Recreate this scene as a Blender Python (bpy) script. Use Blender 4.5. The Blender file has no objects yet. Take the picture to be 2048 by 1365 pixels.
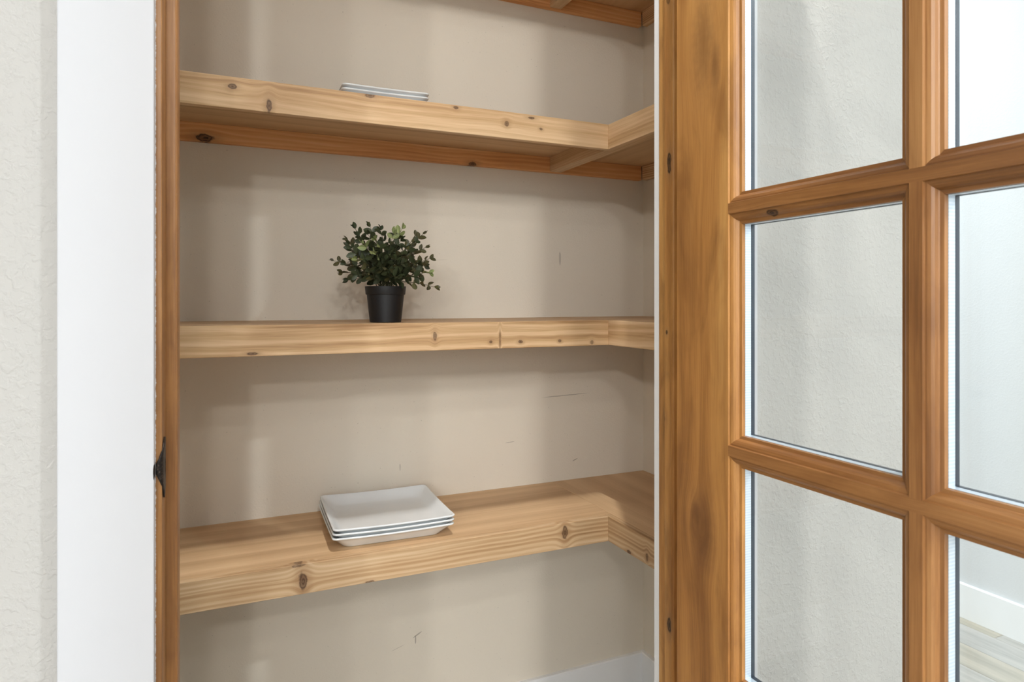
import bpy, bmesh, math, random
from mathutils import Vector, Matrix
random.seed(7)
S = bpy.context.scene
COL = S.collection
H = 1.28                      # height of the lens above the floor; all z below are given relative to it
YAW = math.radians(23.951)

# ------------------------------------------------------------------ camera
cd = bpy.data.cameras.new('camera'); cam = bpy.data.objects.new('camera', cd); COL.objects.link(cam)
cam.location = (0, 0, H); cam.rotation_euler = (math.pi/2, 0, -YAW)
cd.sensor_width = 36; cd.sensor_fit = 'HORIZONTAL'; cd.lens = 1316.6/2048*36
cd.shift_y = -(682.5-601.46)/2048
cd.clip_start = .01
cd.dof.use_dof = True; cd.dof.focus_distance = 1.35; cd.dof.aperture_fstop = 12
S.camera = cam

# ------------------------------------------------------------------ world and lamps
W = bpy.data.worlds.new('world'); S.world = W; W.use_nodes = True
bg = W.node_tree.nodes['Background']
bg.inputs[0].default_value = (.84, .93, 1.0, 1); bg.inputs[1].default_value = .4
def downlight(x, y, power, size=.11, col=(1, .86, .70), z=1.765):
    l = bpy.data.lights.new('downlight', 'AREA'); l.shape = 'DISK'; l.size = size; l.energy = power; l.color = col
    o = bpy.data.objects.new('downlight', l); COL.objects.link(o); o.location = (x, y, z+H)
    return o
def bulb(x, y, power, col, z=1.62, r=.045):
    l = bpy.data.lights.new('unseen_bulb', 'POINT'); l.energy = power; l.color = col; l.shadow_soft_size = r
    o = bpy.data.objects.new('unseen_bulb', l); COL.objects.link(o); o.location = (x, y, z+H)
WARM, NEUT = (1, .97, .94), (.86, .94, 1)
# adjustable can right in front of the pantry opening, tilted at the shelves
l = bpy.data.lights.new('gimbal_can', 'SPOT'); l.energy = 104; l.color = WARM; l.spot_size = math.radians(60); l.spot_blend = .45; l.shadow_soft_size = .009
o = bpy.data.objects.new('gimbal_can', l); COL.objects.link(o); o.location = (.52, .60, 1.76+H)
o.rotation_euler = (Vector((.45, 1.64, -.45)) - Vector((.52, .60, 1.76))).to_track_quat('-Z', 'Y').to_euler()
downlight(.12, -1.80, 8, .07, WARM)
downlight(-1.35, -1.70, 16, .08, WARM)
bulb(-3.10, -4.00, 180, WARM, r=.10)  # unseen bulb added far left to brighten the pantry's right side
bulb(-1.60, -3.00, 66, WARM, r=.09)
bulb(-.80, -4.60, 120, WARM, r=.09)
bulb(-.15, -2.60, 62, WARM, r=.09)
# daylight through the tall windows on the far side of the room behind the lens
l = bpy.data.lights.new('window_daylight', 'AREA'); l.shape = 'RECTANGLE'; l.size = 3.6; l.size_y = 1.5; l.energy = 80; l.color = (.88, .95, 1)
o = bpy.data.objects.new('window_daylight', l); COL.objects.link(o); o.location = (-2.2, -5.45, .70+H); o.rotation_euler = (math.pi/2, 0, 0)
downlight(2.0, 2.5, 38, .11, NEUT)            # hallway
downlight(2.05, -1.3, 70, .11, NEUT)  # unseen lamp added to brighten the wall behind the door glass
bulb(.35, 1.15, 7, WARM, z=1.60, r=.06)        # unseen bulb added for bounce light under the pantry shelves

vs = S.view_settings
vs.view_transform = 'Standard'; vs.look = 'None'; vs.gamma = 1; vs.use_curve_mapping = False
vs.exposure = 0.15
S.cycles.use_denoising = True
S.cycles.max_bounces = 10; S.cycles.diffuse_bounces = 6; S.cycles.transparent_max_bounces = 24

# ------------------------------------------------------------------ node helpers
def srgb(*c):
    return tuple(((v/255)/12.92 if v/255 <= .04045 else ((v/255+.055)/1.055)**2.4) for v in c) + (1,)
class NT:
    def __init__(s, name):
        s.mat = bpy.data.materials.new(name); s.mat.use_nodes = True
        s.t = s.mat.node_tree; s.n = s.t.nodes; s.bsdf = s.n['Principled BSDF']
    def new(s, t, **k):
        n = s.n.new(t)
        for a, b in k.items(): setattr(n, a, b)
        return n
    def put(s, sock, v):
        if hasattr(v, 'links'): s.t.links.new(v, sock)
        else: sock.default_value = v
    def m(s, op, a, b=None, c=None, clamp=False):
        n = s.new('ShaderNodeMath', operation=op, use_clamp=clamp)
        s.put(n.inputs[0], a)
        if b is not None: s.put(n.inputs[1], b)
        if c is not None: s.put(n.inputs[2], c)
        return n.outputs[0]
    def comb(s, x, y, z):
        n = s.new('ShaderNodeCombineXYZ')
        for i, v in enumerate((x, y, z)): s.put(n.inputs[i], v)
        return n.outputs[0]
    def coords(s):
        tc = s.new('ShaderNodeTexCoord'); sp = s.new('ShaderNodeSeparateXYZ')
        s.t.links.new(tc.outputs['Object'], sp.inputs[0])
        return tc.outputs['Object'], sp.outputs
    def noise(s, vec, scale, detail=3, rough=.5, dist=0):
        n = s.new('ShaderNodeTexNoise'); s.put(n.inputs['Vector'], vec); n.inputs['Scale'].default_value = scale
        n.inputs['Detail'].default_value = detail; n.inputs['Roughness'].default_value = rough; n.inputs['Distortion'].default_value = dist
        return n.outputs['Fac']
    def ramp(s, fac, stops):
        n = s.new('ShaderNodeValToRGB'); s.put(n.inputs[0], fac); e = n.color_ramp.elements
        while len(e) < len(stops): e.new(.5)
        for q, (p, c) in zip(e, stops): q.position = p; q.color = c
        return n.outputs[0]
    def mix(s, fac, a, b, mode='MIX'):
        n = s.new('ShaderNodeMix', data_type='RGBA', blend_type=mode)
        s.put(n.inputs[0], fac); s.put(n.inputs[6], a); s.put(n.inputs[7], b)
        return n.outputs[2]
    def mapr(s, v, a, b, c=0., d=1.):
        n = s.new('ShaderNodeMapRange', interpolation_type='SMOOTHSTEP'); s.put(n.inputs[0], v)
        for i, q in enumerate((a, b, c, d)): n.inputs[i+1].default_value = q
        return n.outputs[0]
    def bump(s, h, strength, dist):
        n = s.new('ShaderNodeBump'); s.put(n.inputs['Height'], h); n.inputs['Strength'].default_value = strength
        n.inputs['Distance'].default_value = dist
        s.t.links.new(n.outputs[0], s.bsdf.inputs['Normal'])

def plain(name, col, rough=.5, metal=0, spec=.5):
    q = NT(name); q.bsdf.inputs['Base Color'].default_value = col
    q.bsdf.inputs['Roughness'].default_value = rough; q.bsdf.inputs['Metallic'].default_value = metal
    q.bsdf.inputs['Specular IOR Level'].default_value = spec
    return q.mat

def wood(name, along, across, stops, seed=0, rough=.5, streak=30, ring=16, ringamp=.28, fibre=420, stretch=.045,
         blotch=0, blotcol=None, knots=(), knotcol=srgb(62, 38, 22), spec=.4, extra=None, wander=.012):
    """grain runs along one world axis; knots = (along, across, radius along, radius across, strength)"""
    q = NT(name); vec, xyz = q.coords(); ax = {'X': 0, 'Y': 1, 'Z': 2}
    A = xyz[ax[along]]; C = xyz[ax[across]]; D = xyz[3-ax[along]-ax[across]]
    info = q.new('ShaderNodeObjectInfo'); rnd = q.m('MULTIPLY', info.outputs['Random'], 23.7+seed)
    wob = q.m('MULTIPLY', q.m('SUBTRACT', q.noise(vec, 90, 2), .5), 1.1)
    kmask = None; halo = None; C2 = C
    for (a0, c0, ra, rc, st) in knots:
        a0 = a0 + (H if along == 'Z' else 0); c0 = c0 + (H if across == 'Z' else 0)
        da = q.m('DIVIDE', q.m('SUBTRACT', A, a0), ra); dc = q.m('DIVIDE', q.m('SUBTRACT', C, c0), rc)
        r2 = q.m('ADD', q.m('MULTIPLY', da, da), q.m('MULTIPLY', dc, dc))
        g = q.m('EXPONENT', q.m('MULTIPLY', r2, -.16))
        C2 = q.m('SUBTRACT', C2, q.m('MULTIPLY', q.m('MULTIPLY', q.m('SUBTRACT', C, c0), g), .75))
        r = q.m('ADD', q.m('SQRT', r2), wob)
        rings = q.m('ADD', q.m('MULTIPLY', q.m('SINE', q.m('MULTIPLY', r, 9.)), .18), .82)
        k = q.m('MULTIPLY', q.m('MULTIPLY', q.mapr(r, 1.25, .75) if st > .55 else q.mapr(r, 2.3, .1), rings if st > .55 else 1.), st)
        h = q.m('MULTIPLY', q.mapr(r, 3.2, .6), st*.45)
        kmask = k if kmask is None else q.m('MAXIMUM', kmask, k)
        halo = h if halo is None else q.m('MAXIMUM', halo, h)
    wan = q.m('MULTIPLY', q.m('SUBTRACT', q.noise(q.comb(q.m('MULTIPLY', A, 2.2), q.m('ADD', q.m('MULTIPLY', C2, 9), rnd), q.m('MULTIPLY', D, 9)), 1, 2), .5), wander*2)
    C3 = q.m('ADD', C2, wan)
    st_vec = q.comb(q.m('ADD', q.m('MULTIPLY', A, streak*stretch), rnd), q.m('MULTIPLY', C3, streak), q.m('ADD', q.m('MULTIPLY', D, streak), rnd))
    s1 = q.noise(st_vec, 1, 4, .55)
    ph = q.m('ADD', q.m('MULTIPLY', q.m('ADD', C3, q.m('MULTIPLY', D, .35)), ring*6.283*10), q.m('MULTIPLY', s1, 15))
    w1 = q.m('ADD', q.m('MULTIPLY', q.m('SINE', ph), .5), .5)
    w1 = q.m('POWER', w1, 1.6)
    fb = q.noise(q.comb(q.m('ADD', q.m('MULTIPLY', A, fibre*.03), rnd), q.m('MULTIPLY', C3, fibre), q.m('MULTIPLY', D, fibre)), 1, 2, .6)
    fac = q.m('ADD', q.m('MULTIPLY', s1, 1-ringamp), q.m('MULTIPLY', w1, ringamp))
    fac = q.m('ADD', fac, q.m('MULTIPLY', q.m('SUBTRACT', fb, .5), .28), clamp=True)
    col = q.ramp(fac, stops)
    if blotch:
        b = q.noise(q.comb(q.m('ADD', q.m('MULTIPLY', A, 5), rnd), q.m('MULTIPLY', C, 16), q.m('MULTIPLY', D, 16)), 1, 4, .6, .6)
        col = q.mix(q.m('MULTIPLY', q.mapr(b, .45, .75), blotch), col, blotcol)
    if kmask is not None:
        col = q.mix(halo, col, q.mix(.55, knotcol, (.5, .27, .12, 1)))
        col = q.mix(kmask, col, knotcol)
    if extra: col = extra(q, col, xyz)
    q.t.links.new(col, q.bsdf.inputs['Base Color'])
    q.bsdf.inputs['Roughness'].default_value = rough; q.bsdf.inputs['Specular IOR Level'].default_value = spec
    q.bump(fb, .12, .0006)
    return q.mat

# ------------------------------------------------------------------ mesh helpers
def link(name, bm, mat, parent=None, smooth=False):
    me = bpy.data.meshes.new(name); bm.normal_update(); bm.to_mesh(me); bm.free()
    if mat: me.materials.append(mat)
    if smooth:
        for p in me.polygons: p.use_smooth = True
    o = bpy.data.objects.new(name, me); COL.objects.link(o)
    if parent is not None:
        o.parent = parent
        o.location = -root_loc(parent)
    return o
def root_loc(p):
    v = Vector(p.location); 
    while p.parent: p = p.parent; v += Vector(p.location)
    return v
def add_box(bm, x0, x1, y0, y1, z0, z1, bev=0):
    m = Matrix.Translation(((x0+x1)/2, (y0+y1)/2, (z0+z1)/2+H)) @ Matrix.Diagonal((x1-x0, y1-y0, z1-z0, 1))
    r = bmesh.ops.create_cube(bm, size=1, matrix=m)
    if bev:
        es = list({e for v in r['verts'] for e in v.link_edges})
        bmesh.ops.bevel(bm, geom=es, offset=bev, segments=2, profile=.5, affect='EDGES')
def box(name, x0, x1, y0, y1, z0, z1, mat, parent=None, bev=0):
    bm = bmesh.new(); add_box(bm, x0, x1, y0, y1, z0, z1, bev)
    return link(name, bm, mat, parent)
def struct(o, label=None):
    o['kind'] = 'structure'
    if label: o['label'] = label
    return o
def thing(name, loc, label, cat, group=None, kind=None):
    o = bpy.data.objects.new(name, None); COL.objects.link(o); o.location = loc; o.empty_display_size = .05
    o['label'] = label
    if cat: o['category'] = cat
    if group: o['group'] = group
    if kind: o['kind'] = kind
    return o
def extrude(bm, prof, axis, a0, a1):
    """closed profile [(p,q)] swept along axis; p,q are the other two axes in x,y,z order"""
    def P(p, q, a):
        return {'X': (a, p, q+H), 'Y': (p, a, q+H), 'Z': (p, q, a+H)}[axis]
    v0 = [bm.verts.new(P(p, q, a0)) for p, q in prof]; v1 = [bm.verts.new(P(p, q, a1)) for p, q in prof]
    n = len(prof)
    for i in range(n): bm.faces.new((v0[i], v0[(i+1) % n], v1[(i+1) % n], v1[i]))
    bm.faces.new(v0[::-1]); bm.faces.new(v1)
    bmesh.ops.recalc_face_normals(bm, faces=bm.faces[:])

# ------------------------------------------------------------------ measures of the place
Y1, Y2 = .838, .954                 # front wall, room side and pantry side
XL, XR = -.0593, .7065               # jamb faces
ZTOP = 1.262                        # underside of head jamb
CEIL = 1.77
PX0, PX1, PYB = -.75, 1.263, 1.789  # pantry left, right, back
XC, XH = 1.315, 2.75                # outer corner of the pantry, hallway wall
YR, YE, XW = -5.5, 4.4, -4.2        # open glazed side behind, hallway end, room left wall
FL = -H

# ------------------------------------------------------------------ wall and paint materials
def wallmat(name, col, scale, strength, dist, marks=(), rough=.75, second=None, speck=0):
    q = NT(name); vec, xyz = q.coords()
    n1 = q.noise(vec, scale, 3, .55, .4); n2 = q.noise(vec, 6, 3)
    c = q.mix(q.m('MULTIPLY', n2, .5), col, tuple(v*.95 for v in col[:3])+(1,))
    if speck:
        sp = q.mapr(q.noise(vec, 210, 2, .5), .735, .78)
        c = q.mix(q.m('MULTIPLY', sp, speck), c, srgb(70, 60, 52))
    wob = q.m('MULTIPLY', q.m('SUBTRACT', q.noise(vec, 60, 3), .5), 1.6)
    for (x0, z0, rx, rz, tilt, st) in marks:
        dx = q.m('SUBTRACT', xyz[0], x0); dz = q.m('SUBTRACT', q.m('SUBTRACT', xyz[2], z0+H), q.m('MULTIPLY', dx, tilt))
        a = q.m('DIVIDE', dx, rx); b = q.m('ADD', q.m('DIVIDE', dz, rz), wob)
        r = q.m('ADD', q.m('MULTIPLY', a, a), q.m('MULTIPLY', b, b))
        c = q.mix(q.m('MULTIPLY', q.mapr(r, 1.1, .5), st), c, srgb(80, 66, 54))
    q.t.links.new(c, q.bsdf.inputs['Base Color'])
    q.bsdf.inputs['Roughness'].default_value = rough; q.bsdf.inputs['Specular IOR Level'].default_value = .3
    h = q.mapr(n1, .42, .68)
    q.bump(h, strength, dist)
    return q.mat
M = {}
M['wall'] = wallmat('orange_peel_paint', srgb(179, 177, 173), 120, .42, .0016)
M['pantry'] = wallmat('pantry_paint', srgb(225, 217, 202), 230, .25, .0006, speck=.35, marks=[
    (.975, -.2925, .085, .0016, .03, .42), (.956, .13, .004, .022, 0, .3), (.505, -.935, .014, .0022, .5, .5), (.50, -.948, .002, .012, .2, .5),
    (.575, .1155, .022, .0009, .05, .15), (1.0088, -.4946, .010, .002, .4, .5), (.788, -.421, .016, .0012, .1, .4), (.456, -.461, .0015, .010, 0, .4), (.45, -.96, .02, .001, .3, .3)])
M['ceiling'] = plain('ceiling_paint', srgb(222, 223, 224), .8)
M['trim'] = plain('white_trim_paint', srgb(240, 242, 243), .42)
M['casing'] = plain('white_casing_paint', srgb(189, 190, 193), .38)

# ------------------------------------------------------------------ structure
bm = bmesh.new()
add_box(bm, XW, XC, YR, Y1+.05, FL-.1, FL); add_box(bm, PX0-.1, XC, Y1+.05, PYB+.1, FL-.1, FL)
add_box(bm, XC, XH+.1, YR, -1.2, FL-.1, FL); add_box(bm, XC, XH+.1, -1.2, YE, FL-.1, FL-.012)
def floor_mat(name, seams):
    q = NT(name); vec, xyz = q.coords(); info = q.new('ShaderNodeObjectInfo')
    r = q.m('MULTIPLY', info.outputs['Random'], 31.)
    px = q.m('DIVIDE', q.m('SUBTRACT', xyz[0], XH-.065), .15)
    if seams: r = q.m('MULTIPLY', q.m('FLOOR', px), 3.7)
    g = q.noise(q.comb(q.m('ADD', q.m('MULTIPLY', xyz[0], 30), r), q.m('ADD', q.m('MULTIPLY', xyz[1], 2.2), r), 0), 1, 5, .6, .5)
    tone = q.noise(q.comb(r, r, 0), 1.3, 0)
    c = q.ramp(g, [(.25, srgb(152, 150, 146)), (.55, srgb(180, 178, 173)), (.8, srgb(198, 194, 187))])
    c = q.mix(q.mapr(tone, .35, .65), c, q.mix(1, c, srgb(255, 247, 228), 'MULTIPLY'))
    if seams:
        f = q.m('ABSOLUTE', q.m('SUBTRACT', q.m('FRACT', px), .5)); c = q.mix(q.mapr(f, .488, .494), c, srgb(110, 104, 96))
    q.t.links.new(c, q.bsdf.inputs['Base Color']); q.bsdf.inputs['Roughness'].default_value = .45
    return q.mat
floor = link('floor', bm, floor_mat('pale_plank_floor', True)); struct(floor, 'pale whitewashed plank floor running along the hallway')
pm = floor_mat('pale_plank', False)
xs = [XH-.003, XH-.065]
while xs[-1] > XC+.02: xs.append(xs[-1]-.15)
rr = random.Random(3)
for i in range(len(xs)-1):
    x1, x0 = xs[i]-.0009, max(xs[i+1]+.0009, XC+.002)
    if x1-x0 < .02: continue
    y = -1.2 - rr.random()*1.1
    while y < YE-.05:
        ln = rr.choice((1.2, 1.5, 1.8)); ya, yb = max(y, -1.198), min(y+ln, YE-.01)
        if yb-ya > .05: box('plank', x0, x1, ya+.0008, yb-.0008, FL-.0118, FL, pm, floor, .0012)
        y += ln
struct(box('ceiling', XW, XH+.1, YR, YE, CEIL, CEIL+.1, M['ceiling']), 'flat white ceiling')
# wall with the doorway: three pieces, one each side and one over the opening (no hidden overlap)
bm = bmesh.new()
RO = .02
add_box(bm, XW, XL-RO, Y1, Y2, FL, CEIL); add_box(bm, XL-RO, XR+RO, Y1, Y2, ZTOP+RO, CEIL); 
wl = struct(link('wall_front', bm, M['wall']), 'orange-peel textured greige wall left of and above the pantry doorway')
bm = bmesh.new(); add_box(bm, XR+RO, XC, Y1, Y2, FL, CEIL)
struct(link('wall_front_right', bm, M['wall']), 'orange-peel textured pale wall seen through the glass door')
# pantry lining
struct(box('wall_back', PX0-.1, XC, PYB, PYB+.1, FL, CEIL, M['pantry']), 'taupe back wall of the pantry behind the shelves')
struct(box('wall_pantry_right', PX1, XC, Y2, PYB, FL, CEIL, M['pantry']), 'taupe right wall of the pantry')
struct(box('wall_pantry_left', PX0-.1, PX0, Y2, PYB, FL, CEIL, M['pantry']), 'taupe left wall of the pantry')
M['hall'] = wallmat('hall_paint', srgb(216, 219, 221), 120, .3, .001)
struct(box('wall_hall_side', XC-.052, XC, PYB+.1, YE, FL, CEIL, M['hall']), 'pale hallway wall behind the pantry')
struct(box('wall_right', XH, XH+.1, YR, YE, FL, CEIL, M['hall']), 'pale far hallway wall behind the door glass')
struct(box('wall_hall_end', XC-.052, XH+.1, YE, YE+.1, FL, CEIL, M['hall']), 'pale wall at the end of the hallway')
#struct(box('wall_left', XW-.1, XW, YR, Y2, FL, CEIL, M['hall']), 'pale wall on the left of the room')
# baseboards
def baseboard(name, axis, a0, a1, face, sgn, label, h=.14, t=.014):
    pr = [(face, FL+.0005), (face+sgn*t, FL+.0005), (face+sgn*t, FL+h-.003), (face+sgn*(t-.003), FL+h), (face, FL+h)]
    bm = bmesh.new(); extrude(bm, pr, axis, a0, a1)
    return struct(link(name, bm, M['trim']), label)
baseboard('baseboard_back', 'X', PX0, PX1-.0142, PYB, -1, 'white baseboard along the pantry back wall', h=.141)
baseboard('baseboard_pantry_right', 'Y', Y2+.02, PYB, PX1, -1, 'white baseboard along the pantry right wall', h=.141)
baseboard('baseboard_right', 'Y', YR, YE, XH, -1, 'white baseboard of the far hallway wall seen through the glass', h=.138)
baseboard('baseboard_front_left', 'X', XW, -.156, Y1, -1, 'white baseboard of the wall left of the doorway')
baseboard('baseboard_front_right', 'X', XR+.097, XC, Y1, -1, 'white baseboard of the wall behind the glass door')

# ------------------------------------------------------------------ casing
CI, CW, CT = XL-.0065, .0895, .018
q = NT('white_casing_paint_scuffed'); vec, xyz = q.coords()
dx = q.m('DIVIDE', q.m('SUBTRACT', xyz[0], CI), .0011); dz = q.m('DIVIDE', q.m('SUBTRACT', xyz[2], H-.189), .0085)
r = q.m('ADD', q.m('ADD', q.m('MULTIPLY', dx, dx), q.m('MULTIPLY', dz, dz)), q.m('MULTIPLY', q.m('SUBTRACT', q.noise(vec, 400, 2), .5), 1.2))
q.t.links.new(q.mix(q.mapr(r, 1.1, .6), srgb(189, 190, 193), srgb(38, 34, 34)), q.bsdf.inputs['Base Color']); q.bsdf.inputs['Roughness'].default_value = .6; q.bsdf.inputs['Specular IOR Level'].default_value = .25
M['casing_scuff'] = q.mat
tr1 = thing('trim_1', (XL, Y1, 0), 'flat white door casing around the pantry doorway', None, kind='structure')
box('casing_board', CI-CW, CI, Y1-CT, Y1, FL, ZTOP+.0075, M['casing_scuff'], tr1, .0015)
box('casing_board', XR+.0075, XR+.0075+CW, Y1-CT, Y1, FL, ZTOP+.0075, M['casing'], tr1, .0015)
box('head_casing', CI-CW-.012, XR+.0195+CW, Y1-CT-.003, Y1, ZTOP+.0078, ZTOP+.12, M['casing'], tr1, .0015)
tr3 = thing('trim_2', (XR, Y2, 0), 'white casing on the pantry side of the doorway, a thin bright strip by the door', None, kind='structure')
box('casing_board', XR+.003, XR+.0925, Y2, Y2+.018, FL, ZTOP+.0075, M['trim'], tr3, .001)
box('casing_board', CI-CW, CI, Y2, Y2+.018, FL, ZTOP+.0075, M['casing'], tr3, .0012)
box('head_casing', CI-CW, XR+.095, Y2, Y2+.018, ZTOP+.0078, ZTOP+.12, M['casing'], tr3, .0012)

# ------------------------------------------------------------------ wood
ALD = [(.25, srgb(104, 68, 36)), (.42, srgb(136, 93, 50)), (.58, srgb(158, 112, 62)), (.78, srgb(182, 138, 84))]
DST = [(.25, srgb(134, 88, 44)), (.42, srgb(168, 116, 60)), (.58, srgb(188, 136, 74)), (.78, srgb(208, 160, 95))]
PINE = [(.20, srgb(158, 119, 79)), (.38, srgb(200, 162, 118)), (.56, srgb(221, 187, 145)), (.80, srgb(236, 207, 168))]
def paint_edge(q, col, xyz):   # ragged line of casing paint on the front edge of the jamb
    vec = q.comb(q.m('MULTIPLY', xyz[0], 0), 0, xyz[2])
    n = q.m('MULTIPLY', q.m('SUBTRACT', q.noise(vec, 130, 4, .7), .44), .0042)
    lim = q.m('ADD', n, XL-.0065)
    return q.mix(q.mapr(q.m('SUBTRACT', xyz[0], lim), .0003, -.0002), col, srgb(236, 238, 240))
JK = dict(rough=.42, blotch=.55, blotcol=srgb(96, 58, 28), streak=26, ringamp=.04, ring=5, fibre=520, spec=.45)
M['jamb_l'] = wood('stained_jamb', 'Z', 'Y', ALD, seed=1, extra=paint_edge, **JK)
M['jamb_r'] = wood('stained_knotty_jamb', 'Z', 'Y', DST, seed=2, knots=[(.233, .9077, .016, .0052, 1), (-.548, .9077, .013, .005, 1), (-.392, .9256, .02, .006, .8), (-.054, .9145, .004, .003, .9),
                   (-.20, .9256, .008, .006, .6), (.52, .91, .02, .006, .7)], knotcol=srgb(24, 14, 8), **JK)
M['stop'] = wood('stained_stop', 'Z', 'X', ALD, seed=5, **JK)
M['head'] = wood('stained_head', 'X', 'Y', ALD, seed=6, **JK)
tr2 = thing('trim_3', (XL, Y1, 0), 'brown stained wooden door frame lining the doorway', None, kind='structure')
box('jamb', XL-RO, XL, Y1, Y2, FL, ZTOP, M['jamb_l'], tr2, .001)
jr = box('jamb', XR, XR+RO, Y1, Y2, FL, ZTOP, M['jamb_r'], tr2, .001)
box('head_jamb', XL-RO, XR+RO, Y1, Y2, ZTOP, ZTOP+RO, M['head'], tr2, .001)
SF, SB, STK = .898, .938, .0130      # stop
def stop_prof(x, s, SB):
    return [(x, SF), (x+s*(STK-.003), SF), (x+s*(STK-.0008), SF+.0012), (x+s*STK, SF+.004), (x+s*STK, SB), (x, SB)]
bm = bmesh.new(); extrude(bm, stop_prof(XL, 1, SB), 'Z', FL, ZTOP); link('door_stop', bm, M['stop'], tr2)
bm = bmesh.new(); extrude(bm, stop_prof(XR, -1, .920), 'Z', FL, ZTOP); link('door_stop', bm, M['jamb_r'], tr2)
box('door_stop', XL+STK, XR-STK, SF, .920, ZTOP-STK, ZTOP, M['head'], tr2, .001)
# strike plate with its lip rolled round the front edge of the left jamb
q = NT('blackened_bronze'); vec, xyz = q.coords(); n = q.noise(vec, 420, 3, .6)
q.t.links.new(q.ramp(n, [(.45, srgb(30, 26, 24)), (.62, srgb(58, 49, 43)), (.72, srgb(120, 104, 92))]), q.bsdf.inputs['Base Color'])
q.bsdf.inputs['Metallic'].default_value = .55; q.bsdf.inputs['Roughness'].default_value = .45; M['bronze'] = q.mat
bm = bmesh.new()
path = [(XL+.0008, .872), (XL+.0010, .862), (XL+.0012, .852), (XL+.0008, .842), (XL-.0004, .8372), (XL-.003, .8355), (XL-.0058, .8350)]
zt = [-.160, -.158, -.160, -.165, -.171, -.178, -.183]; zb = [-.216, -.222, -.226, -.216, -.207, -.201, -.195]
rows = []
for k in range(9):
    t = k/8
    rows.append([bm.verts.new((x, y, zt[i]*(1-t)+zb[i]*t+H)) for i, (x, y) in enumerate(path)])
for k in range(8):
    for i in range(len(path)-1):
        if k in (3, 4) and i == 1: continue           # the latch hole
        bm.faces.new((rows[k][i], rows[k+1][i], rows[k+1][i+1], rows[k][i+1]))
bmesh.ops.recalc_face_normals(bm, faces=bm.faces[:])
sp = link('strike_plate', bm, M['bronze'], tr2, True); md = sp.modifiers.new('t', 'SOLIDIFY'); md.thickness = .0016; md.offset = 0
sp['label'] = 'blackened metal strike plate'

# ------------------------------------------------------------------ glass door standing open
XD, DT = .6455, .044
YH, YF0, YFE = .828, .714, .0735       # hinge edge, inner flat edge of hinge stile, free edge
DZ0, DZ1 = FL+.010, 1.250
FLT = .0142                            # flat of a glazing bar
SW = .015                              # width of the moulded edge
BAR = [.1277+.3364*k for k in (-3, -2, -1, 0, 1, 2)]     # bar centres, lowest is the bottom rail edge
PROF = [(0, 0), (.0009, .0028), (.0030, .0029), (.0062, .0041), (.0086, .0064), (.0100, .0093), (.0108, .0104), (.0150, .0110), (.0150, .0135)]
def side(pt0, sgn):
    """moulded edge from room face to far face, starting at flat edge pt0 and growing in direction sgn"""
    a = [(XD+e, pt0+sgn*w) for w, e in PROF]
    b = [(XD+DT-e, pt0+sgn*w) for w, e in PROF]
    return a + b[::-1]
DK = dict(rough=.40, streak=24, ringamp=.04, ring=4, fibre=480, spec=.5, blotch=.55, blotcol=srgb(112, 70, 34))
BST = [(.27, srgb(108, 70, 36)), (.43, srgb(142, 96, 52)), (.58, srgb(164, 115, 66)), (.78, srgb(188, 141, 88))]
M['stile'] = wood('stained_alder_stile', 'Z', 'Y', DST, seed=11, knots=[(.375, .765, .045, .014, .42), (.335, .740, .022, .006, .5), (-.322, .778, .016, .008, .5), (-.338, .768, .030, .017, .38)],
                  knotcol=srgb(86, 50, 22), wander=.02, **DK)
M['bar_v'] = wood('stained_alder_upright', 'Z', 'Y', BST, seed=12, **DK)
M['bar_h'] = wood('stained_alder_bar', 'Y', 'Z', BST, seed=13, knots=[(.640, .1137, .009, .004, 1)], knotcol=srgb(40, 22, 12), **DK)
door = thing('door_1', (XD+DT, YH, 0), 'brown stained wooden French door with glass panes standing open', None, kind='structure')
# stiles
def chamf(y, s):   # small eased corners on the outer edge of a stile
    return [(XD+DT, y+s*.0022), (XD+DT-.0022, y), (XD+.0022, y), (XD, y+s*.0022)]
bm = bmesh.new(); extrude(bm, side(YF0, -1) + chamf(YH, -1), 'Z', DZ0, DZ1); link('stile', bm, M['stile'], door)
YS1 = .175
bm = bmesh.new(); extrude(bm, side(YS1, 1) + chamf(YFE, 1), 'Z', DZ0, DZ1); link('stile', bm, M['bar_v'], door)
# rails
bm = bmesh.new(); extrude(bm, [(x, z) for x, z in side(BAR[0], 1)] + [(XD+DT, DZ0), (XD, DZ0)], 'Y', YS1, YF0); link('bottom_rail', bm, M['bar_h'], door)
ZT = BAR[-1]+.3364
bm = bmesh.new(); extrude(bm, [(x, z) for x, z in side(ZT, -1)] + [(XD+DT, DZ1), (XD, DZ1)], 'Y', YS1, YF0); link('top_rail', bm, M['bar_h'], door)
# glazing bars: long ones across, short uprights between
for zc in BAR[1:]:
    up = side(zc+FLT/2, 1); dn = side(zc-FLT/2, -1)
    bm = bmesh.new(); extrude(bm, up + dn[::-1], 'Y', YS1, YF0); link('cross_bar', bm, M['bar_h'], door)
YV0, YV1 = .4513, .4372             # flat of the upright bar
edges = [BAR[0]] + [z for zc in BAR[1:] for z in (zc-FLT/2, zc+FLT/2)] + [ZT]
for k in range(0, len(edges), 2):
    bm = bmesh.new(); extrude(bm, side(YV0, 1) + side(YV1, -1)[::-1], 'Z', edges[k], edges[k+1]); link('upright_bar', bm, M['bar_v'], door)
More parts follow.
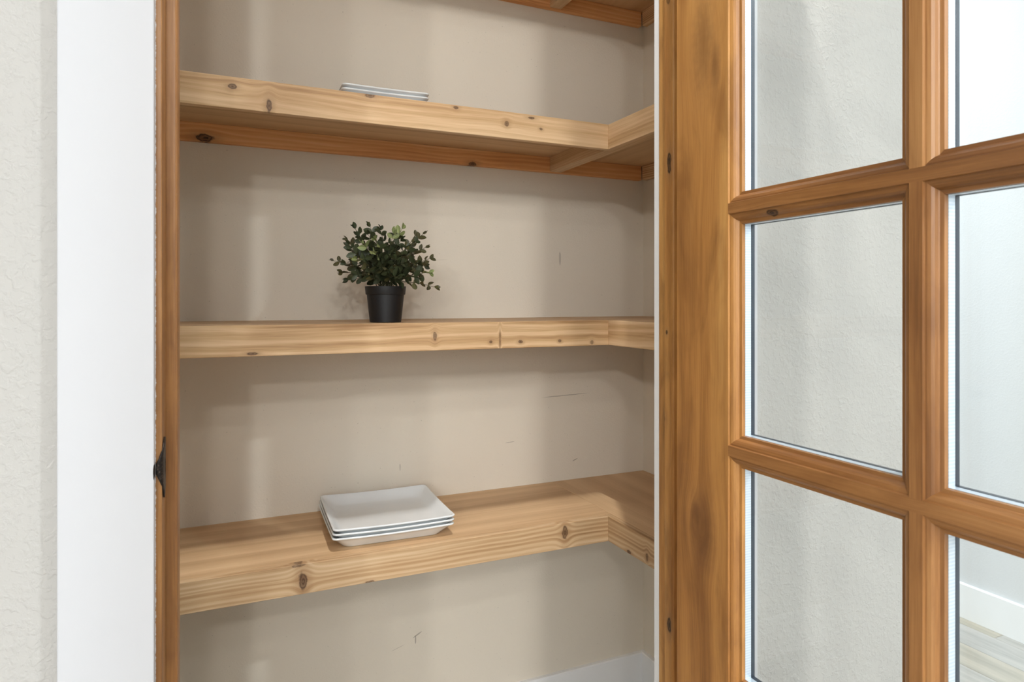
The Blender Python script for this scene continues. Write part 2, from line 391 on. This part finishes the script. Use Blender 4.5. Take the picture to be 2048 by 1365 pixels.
# insulated panes
q = NT('clear_glass'); n = q.n; n.remove(q.bsdf)
tr = q.new('ShaderNodeBsdfTransparent'); tr.inputs[0].default_value = (.99, .995, .992, 1)
gl = q.new('ShaderNodeBsdfGlossy'); gl.inputs['Roughness'].default_value = .01; gl.inputs[0].default_value = (1, 1, 1, 1)
lw = q.new('ShaderNodeLayerWeight'); fac = q.m('ADD', q.m('MULTIPLY', q.m('POWER', lw.outputs['Facing'], 5.), .6), .018)
mx = q.new('ShaderNodeMixShader'); q.put(mx.inputs[0], fac); q.t.links.new(tr.outputs[0], mx.inputs[1]); q.t.links.new(gl.outputs[0], mx.inputs[2])
q.t.links.new(mx.outputs[0], n['Material Output'].inputs[0]); M['glass'] = q.mat
q = NT('spacer_aluminium'); vec, xyz = q.coords()
dots = q.m('MULTIPLY', q.m('ADD', q.m('SINE', q.m('MULTIPLY', q.m('ADD', xyz[1], xyz[2]), 2*math.pi/.0036)), 1), .5)
q.t.links.new(q.mix(q.m('MULTIPLY', dots, .5), srgb(222, 231, 240), srgb(176, 196, 214)), q.bsdf.inputs['Base Color'])
q.bsdf.inputs['Metallic'].default_value = .35; q.bsdf.inputs['Roughness'].default_value = .35; M['spacer'] = q.mat
M['seal'] = plain('dark_sealant', srgb(44, 54, 66), .35)
def ring(name, y0, y1, z0, z1, x0, x1, wdt, mat, parent):
    bm = bmesh.new()
    add_box(bm, x0, x1, y0, y1, z0, z0+wdt); add_box(bm, x0, x1, y0, y1, z1-wdt, z1)
    add_box(bm, x0, x1, y0, y0+wdt, z0+wdt, z1-wdt); add_box(bm, x0, x1, y1-wdt, y1, z0+wdt, z1-wdt)
    return link(name, bm, mat, parent)
for k in range(0, len(edges), 2):
    for (ya, yb) in ((YV0+SW, YF0-SW), (YS1+SW, YV1-SW)):
        z0, z1 = edges[k]+SW, edges[k+1]-SW; o = .004      # pane runs a little behind the moulding
        # the pane pocket: rim of the panes sits just inside the sight line
        g = box('glass_pane', XD+.0136, XD+.0164, ya-.0004, yb+.0004, z0-.0004, z1+.0004, M['glass'], door)
        box('back_pane', XD+.0276, XD+.0304, ya+.0008, yb-.0008, z0+.0008, z1-.0008, M['glass'], g)
        ring('spacer_bar', ya-.0003, yb+.0003, z0-.0003, z1+.0003, XD+.0166, XD+.0270, .0008, M['spacer'], g)
        ring('glazing_seal', ya-.0003, yb+.0003, z0-.0003, z1+.0003, XD+.0271, XD+.0331, .0012, M['seal'], g)

# ------------------------------------------------------------------ shelves
XF, YF, T = .911, 1.442, .0635
def tinted(name, along, across, seed, stops=PINE, **k): return wood(name, along, across, stops, seed=seed, rough=.55, **k)
PLY = [(.25, srgb(182, 147, 108)), (.45, srgb(200, 166, 126)), (.62, srgb(212, 180, 140)), (.8, srgb(222, 193, 155))]
ORG = [(.25, srgb(192, 130, 78)), (.45, srgb(220, 160, 104)), (.62, srgb(232, 178, 122)), (.8, srgb(240, 196, 146))]
M['board_x'] = wood('plain_pine_board', 'X', 'Y', PLY, seed=21, rough=.5, streak=22, ring=1.6, ringamp=.14, stretch=.03)
M['board_y'] = wood('smooth_plywood', 'Y', 'X', PLY, seed=22, rough=.5, streak=12, ring=1.2, ringamp=.1)
M['brace'] = wood('pine_brace', 'Y', 'Z', PLY, seed=23, rough=.6, streak=30, ringamp=.15)
KC = srgb(72, 46, 30)
cleat_knots = [(-.0325, .3965, .020, .009, 1), (.6624, .391, .012, .006, .9)]
levels = [
 (.4515, 'third', 'knotty pine L-shaped pantry shelf holding the small plate stack, underside visible',
  [(.0238, .432, .008, .005, .9), (.093, .402, .0055, .0125, .9), (.3007, .4485, .012, .005, .8), (.499, .4455, .006, .0035, .9), (.6262, .4232, .006, .006, .8), (.691, .4437, .009, .003, .9), (.7181, .4198, .004, .003, .8)],
  [], dict(ring=8, ringamp=.10)),
 (-.0507, 'second', 'knotty pine L-shaped pantry shelf at eye level carrying the potted plant',
  [(.4486, -.0804, .004, .009, .75), (.5862, -.0975, .004, .0035, .9), (.6093, -.0934, .0016, .02, .7), (.663, -.0995, .0055, .004, .9), (.7706, -.0998, .0045, .0035, .8), (.8623, -.1058, .004, .005, .6), (.0614, -.1087, .009, .003, .9)],
  [], dict(ring=4, ringamp=.22)),
 (-.5539, 'first', 'lowest knotty pine L-shaped pantry shelf with the stack of large plates',
  [(.1601, -.5908, .0085, .0185, .95), (.7847, -.5786, .008, .0155, .85), (.3007, -.616, .009, .003, .8), (.152, -.556, .012, .003, .7)],
  [(1.3491, -.613, .009, .004, .95), (1.2753, -.5988, .004, .009, .8)], dict(ring=9, ringamp=.22)),
 (.9485, 'fourth', 'topmost pine pantry shelf, only its underside framing showing at the top', [], [], dict()),
]
for z, nm, lab, kb, kr, kw in levels:
    s = thing('pantry_shelf', (.4, PYB, z+H-T), lab, 'shelf', 'L-shaped pantry shelves')
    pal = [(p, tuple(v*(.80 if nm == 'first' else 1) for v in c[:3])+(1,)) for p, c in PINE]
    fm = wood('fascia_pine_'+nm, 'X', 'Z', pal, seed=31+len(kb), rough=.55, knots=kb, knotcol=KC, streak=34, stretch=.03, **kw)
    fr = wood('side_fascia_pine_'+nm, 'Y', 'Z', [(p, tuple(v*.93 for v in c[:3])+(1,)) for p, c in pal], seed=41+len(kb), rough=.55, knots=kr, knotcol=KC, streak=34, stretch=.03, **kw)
    cm = wood('cleat_pine_'+nm, 'X', 'Z', ORG, seed=51, rough=.6, streak=40, ring=8, ringamp=.16, knots=cleat_knots if nm == 'third' else [], knotcol=srgb(44, 24, 14))
    cy = wood('side_cleat_pine_'+nm, 'Y', 'Z', PINE, seed=52, rough=.6, streak=40)
    TH = .018; F = .018
    box('shelf_board', PX0+.001, XF+F-.0004, YF+F, PYB-.0005, z-TH, z-.0003, M['board_x'], s, .0007)
    box('shelf_board', XF+F+.0002, PX1-.0005, Y2+.02, PYB-.0005, z-TH, z, M['board_y'], s, .0007)
    box('fascia', PX0+.001, XF, YF, YF+F-.0003, z-T, z+.0002, fm, s, .0012)
    box('side_fascia', XF, XF+F-.0003, Y2+.02, YF+F-.0003, z-T, z+.0002, fr, s, .0012)
    zc0, zc1 = z-T, z-TH-.0003
    box('back_cleat', PX0+.001, PX1-.0195, PYB-.019, PYB-.0005, zc0, zc1, cm, s, .001)
    bm = bmesh.new(); add_box(bm, XF, XF+.038, YF+F, PYB-.0193, zc0+.001, zc1, .001); add_box(bm, XF+F, XF+.038, Y2+.02, YF+F-.0002, zc0+.001, zc1, .001)
    link('brace', bm, M['brace'], s)
    bm = bmesh.new(); pr = [(PX1-.019, zc0), (PX1-.0005, zc0), (PX1-.0005, zc1), (PX1-.019, zc1)]
    extrude(bm, pr, 'Y', Y2+.02, PYB-.022); link('side_cleat', bm, cy, s)

# ------------------------------------------------------------------ plates
q = NT('white_glaze'); q.bsdf.inputs['Base Color'].default_value = srgb(226, 231, 233); q.bsdf.inputs['Roughness'].default_value = .16
q.bsdf.inputs['Coat Weight'].default_value = .25; q.bsdf.inputs['Coat Roughness'].default_value = .05; M['glaze'] = q.mat
def plate_mesh(name, a, h, sag):
    """square plate: flat foot, flared sides, corners slightly lifted"""
    bm = bmesh.new(); E, Cn = 10, 5
    def ringpts(half, rad, z, lift):
        pts = []
        for sd in range(4):
            ang = sd*math.pi/2; c, s_ = math.cos(ang), math.sin(ang)
            for i in range(E+1):
                t = -1+2*i/E; x, y = half, t*(half-rad)
                pts.append((x*c-y*s_, x*s_+y*c, z-lift*(1-t*t)))
            for i in range(1, Cn):
                b = i/Cn*math.pi/2; x, y = half-rad+rad*math.cos(b), half-rad+rad*math.sin(b)
                pts.append((x*c-y*s_, x*s_+y*c, z))
        return pts
    f = a-.025
    rings = [(f-.012, .018, .0012, 0), (f-.008, .020, 0, 0), (f, .024, 0, 0), (f+.002, .024, .0025, 0), (a-.010, .018, h*.60, sag*.6), (a-.0022, .012, h-.0042, sag), (a-.0004, .011, h-.0036, sag), (a, .011, h-.0028, sag), (a, .011, h-.0008, sag), (a-.0008, .011, h, sag), (a-.0026, .012, h+.0001, sag), (a-.0042, .013, h-.0012, sag),
             (a-.013, .018, h*.68, sag*.6), (a-.024, .026, .0082, sag*.2), (a-.034, .032, .0056, 0), (a-.05, .04, .0044, 0)]
    V = [[bm.verts.new(p) for p in ringpts(*r)] for r in rings]
    n = len(V[0])
    for k in range(len(V)-1):
        for i in range(n): bm.faces.new((V[k][i], V[k][(i+1) % n], V[k+1][(i+1) % n], V[k+1][i]))
    bm.faces.new(V[0][::-1]); bm.faces.new(V[-1])
    bmesh.ops.recalc_face_normals(bm, faces=bm.faces[:])
    me = bpy.data.meshes.new(name); bm.to_mesh(me); bm.free(); me.materials.append(M['glaze'])
    for p in me.polygons: p.use_smooth = True
    return me
big = plate_mesh('large_plate', .140, .0300, .0024); small = plate_mesh('small_plate', .1035, .0280, .0012)
def plate(me, name, x, y, z, rz, label, group):
    o = bpy.data.objects.new(name, me); COL.objects.link(o); o.location = (x, y, z+H); o.rotation_euler = (0, 0, math.radians(rz))
    o['label'] = label; o['category'] = 'plate'; o['group'] = group
zs = -.5539+.0004
for k, (dx, dy, rz, lab) in enumerate([(-.003, -.001, -1.3, 'large square white plate at the bottom of the lower stack'), (-.0015, -.0005, -1.5, 'large square white plate in the middle of the lower stack'), (0, 0, -1.7, 'large square white plate on top of the lower stack, its dished inside visible')]):
    plate(big, 'square_plate', .3720+dx, 1.6125+dy, zs+.0096*k, rz, lab, 'stack of large plates on the lowest shelf')
for k, (dx, dy, rz, lab) in enumerate([(.0005, .0005, -.9, 'small white plate at the bottom of the upper shelf stack'), (-.001, 0, -1.25, 'small white plate in the middle of the upper shelf stack'), (0, 0, -1.1, 'small white plate on top of the upper shelf stack')]):
    plate(small, 'side_plate', .3625+dx, 1.636+dy, .4515+.0004+.0102*k, rz, lab, 'stack of small plates on the upper shelf')

# ------------------------------------------------------------------ potted plant
PC = Vector((.357, 1.537, -.0507+.0003+H))
plant = thing('potted_plant', PC, 'small bushy green artificial plant in a black pot on the middle shelf', 'plant')
def lathe(name, pts, mat, parent, seg=40):
    bm = bmesh.new(); V = []
    for r, z in pts: V.append([bm.verts.new((r*math.cos(2*math.pi*i/seg), r*math.sin(2*math.pi*i/seg), z)) for i in range(seg)])
    for k in range(len(V)-1):
        for i in range(seg): bm.faces.new((V[k][i], V[k][(i+1) % seg], V[k+1][(i+1) % seg], V[k+1][i]))
    bm.faces.new(V[0][::-1]); bm.faces.new(V[-1])
    bmesh.ops.recalc_face_normals(bm, faces=bm.faces[:])
    me = bpy.data.meshes.new(name); bm.to_mesh(me); bm.free(); me.materials.append(mat)
    for p in me.polygons: p.use_smooth = True
    try: me.set_sharp_from_angle(angle=math.radians(35))
    except Exception: pass
    o = bpy.data.objects.new(name, me); COL.objects.link(o); o.parent = parent
    return o
M['pot'] = plain('black_plastic', srgb(20, 20, 22), .5)
M['soil'] = plain('dark_soil', srgb(38, 30, 24), .95)
pot = lathe('pot', [(.0355, 0), (.0365, .001), (.0435, .0655), (.0432, .0656)], M['pot'], plant)
lathe('pot_rim', [(.0433, .0640), (.0455, .0642), (.0460, .0650), (.0478, .0832), (.0474, .0838), (.0464, .0838), (.0450, .0680), (.0440, .0672)], M['pot'], pot)
lathe('soil', [(.0430, .0660), (.0448, .0745), (.0300, .0775), (.0050, .0785)], M['soil'], plant)
def leaf_mat(name, c1, c2):
    q = NT(name); info = q.new('ShaderNodeObjectInfo'); vec, xyz = q.coords()
    f = q.m('ADD', q.m('MULTIPLY', info.outputs['Random'], .7), q.m('MULTIPLY', q.noise(vec, 160, 2), .3))
    c = q.mix(f, c1, c2)
    vein = q.mapr(q.m('ABSOLUTE', xyz[1]), .0010, .0002)
    c = q.mix(q.m('MULTIPLY', vein, .35), c, tuple(min(1, v*1.9) for v in c2[:3])+(1,))
    q.t.links.new(c, q.bsdf.inputs['Base Color']); q.bsdf.inputs['Roughness'].default_value = .5
    return q.mat
LM = [leaf_mat('dark_leaf', srgb(34, 40, 24), srgb(72, 80, 50)), leaf_mat('young_leaf', srgb(104, 116, 68), srgb(148, 156, 104)), leaf_mat('olive_leaf', srgb(56, 50, 34), srgb(96, 94, 56))]
M['stem'] = plain('plant_stem', srgb(66, 66, 40), .6)
def leaf_geom(L, Wd, cup):
    prof = [(0, .10), (.22, .72), (.48, 1.0), (.74, .82), (.92, .40), (1, .04)]
    v, f = [], []
    for t, w in prof:
        zc = -.10*L*t*t
        for sgn in (-1, 0, 1): v.append((t*L, sgn*w*Wd/2, zc + (cup*w*Wd/2 if sgn else 0)))
    for k in range(len(prof)-1):
        a = k*3
        f += [(a, a+3, a+4, a+1), (a+1, a+4, a+5, a+2)]
    return v, f
leaf_meshes = []
for mi, mt in enumerate(LM):
    for (L, Wd, cup) in ((.0225, .0140, .35), (.0195, .0130, .25), (.0245, .0150, .45)):
        v, f = leaf_geom(L, Wd, cup); me = bpy.data.meshes.new('leaf'); me.from_pydata(v, [], f); me.materials.append(mt)
        for p in me.polygons: p.use_smooth = True
        leaf_meshes.append((mi, me, v, f))
right = Vector((math.cos(YAW), -math.sin(YAW), 0)); toward = Vector((-math.sin(YAW), -math.cos(YAW), 0)); up = Vector((0, 0, 1))
tg = [(-.121, .060, .02, 2), (-.095, .112, -.01, 2), (-.074, .139, .0, 0), (-.042, .146, -.02, 0), (.044, .137, .02, 1), (.020, .130, -.03, 0), (.070, .124, -.02, 2), (.092, .127, .0, 2), (.100, .092, .02, 2),
      (.109, .066, .01, 2), (.111, .030, .04, 1), (.124, -.004, .03, 2), (-.084, .014, .03, 0), (-.107, .033, -.01, 2), (-.034, .094, .085, 1), (-.006, .104, .09, 1), (-.004, .072, .105, 1), (-.048, .060, .10, 1), (.030, .122, .055, 1), (.062, .086, .075, 0), (.060, .050, .085, 0),
      (.012, .040, .10, 0), (-.020, .030, .095, 0), (-.070, .080, .06, 0), (-.085, .052, .05, 0), (.085, .055, .055, 0), (.048, .018, .08, 0), (-.052, .024, .075, 0), (-.055, .115, .045, 0), (.045, .105, .045, 0), (.088, .018, .05, 0), (.078, .104, .035, 2), (-.010, .135, .01, 0), (-.082, .098, .03, 2),
      (-.060, .09, -.06, 0), (.055, .09, -.07, 0), (.0, .10, -.08, 0), (-.03, .05, -.085, 0), (.04, .05, -.085, 0), (.09, .05, -.04, 0), (-.09, .06, -.04, 0), (.02, .085, .03, 0), (-.03, .12, .06, 0), (.0, .06, .07, 0), (.03, .07, .09, 0)]
rr = random.Random(11)
def frame(d, roll):
    d = d.normalized(); s = d.cross(up)
    if s.length < .05: s = Vector((1, 0, 0))
    s.normalize(); n = s.cross(d).normalized()
    m = Matrix((d, s*-1, n)).transposed().to_4x4()
    return m @ Matrix.Rotation(roll, 4, 'X')
inner_v, inner_f = [], []
nleaf = 0
for (dx, dz, dd, kind) in tg:
    p0 = Vector((rr.uniform(-.018, .018), rr.uniform(-.018, .018), .076))
    p3 = Vector((0, 0, .0838)) + right*dx + up*dz + toward*dd
    lim = 1.789 - .012 - PC.y
    if p3.y > lim: p3.y = lim
    hv = Vector((p3.x, p3.y, 0))
    p1 = p0 + up*.03 + hv*.10; p2 = p0*.3 + p3*.7 + up*.015
    def bez(t): return p0*(1-t)**3 + p1*3*t*(1-t)**2 + p2*3*t*t*(1-t) + p3*t**3
    # stem tube
    bm = bmesh.new(); prev = None
    for i in range(9):
        t = i/8; c = bez(t); d = (bez(min(1, t+.02))-bez(max(0, t-.02))); fr = frame(d, 0)
        r = .0011*(1-.55*t); cur = [bm.verts.new(c + fr.to_3x3() @ Vector((0, r*math.cos(a), r*math.sin(a)))) for a in (0, 1.571, 3.142, 4.712)]
        if prev:
            for j in range(4): bm.faces.new((prev[j], prev[(j+1) % 4], cur[(j+1) % 4], cur[j]))
        prev = cur
    me = bpy.data.meshes.new('stem'); bm.to_mesh(me); bm.free(); me.materials.append(M['stem'])
    st = bpy.data.objects.new('stem', me); COL.objects.link(st); st.parent = plant
    length = sum((bez((i+1)/10)-bez(i/10)).length for i in range(10))
    nodes = max(4, min(7, int(length/.0165)))
    roll0 = rr.uniform(0, 3.14)
    for k in range(nodes):
        t = .34 + .62*(k/(nodes-1)); c = bez(t); d = (bez(min(1, t+.03))-bez(t-.03)).normalized()
        tip = k == nodes-1
        fr = frame(d, roll0 + k*math.pi/2 + rr.uniform(-.3, .3))
        sets = [(0, .95), (math.pi, .95)]
        if tip: sets = [(0, .55), (math.pi, .55), (math.pi/2, .35)]
        for (ra, spread) in sets:
            spread += rr.uniform(-.2, .2)
            # the leaf leaves the stem sideways and leans forward
            m = Matrix.Translation(c) @ fr @ Matrix.Rotation(ra, 4, 'X') @ Matrix.Rotation(spread, 4, 'Z') @ Matrix.Rotation(rr.uniform(-.4, .4), 4, 'X')
            sc = (.72 if tip else 1.0)*rr.uniform(.8, 1.1)*(.85 if kind == 2 else 1.0)
            m = m @ Matrix.Scale(sc, 4)
            mi = kind if (kind == 2 or (kind == 1 and k >= nodes-2)) else (0 if rr.random() < .8 else 2)
            mi_, me_, v_, f_ = leaf_meshes[mi*3 + rr.randrange(3)]
            if k <= 1 and (dd < .05 or nleaf > 295) or nleaf >= 298:
                b = len(inner_v); inner_v += [tuple(m @ Vector(p)) for p in v_]; inner_f += [tuple(b+i for i in f) for f in f_]
            else:
                o = bpy.data.objects.new('leaf', me_); COL.objects.link(o); o.parent = st; o.matrix_local = m; nleaf += 1
me = bpy.data.meshes.new('inner_foliage'); me.from_pydata(inner_v, [], inner_f); me.materials.append(LM[0])
for p in me.polygons: p.use_smooth = True
o = bpy.data.objects.new('inner_foliage', me); COL.objects.link(o); o.parent = plant; o['kind'] = 'stuff'
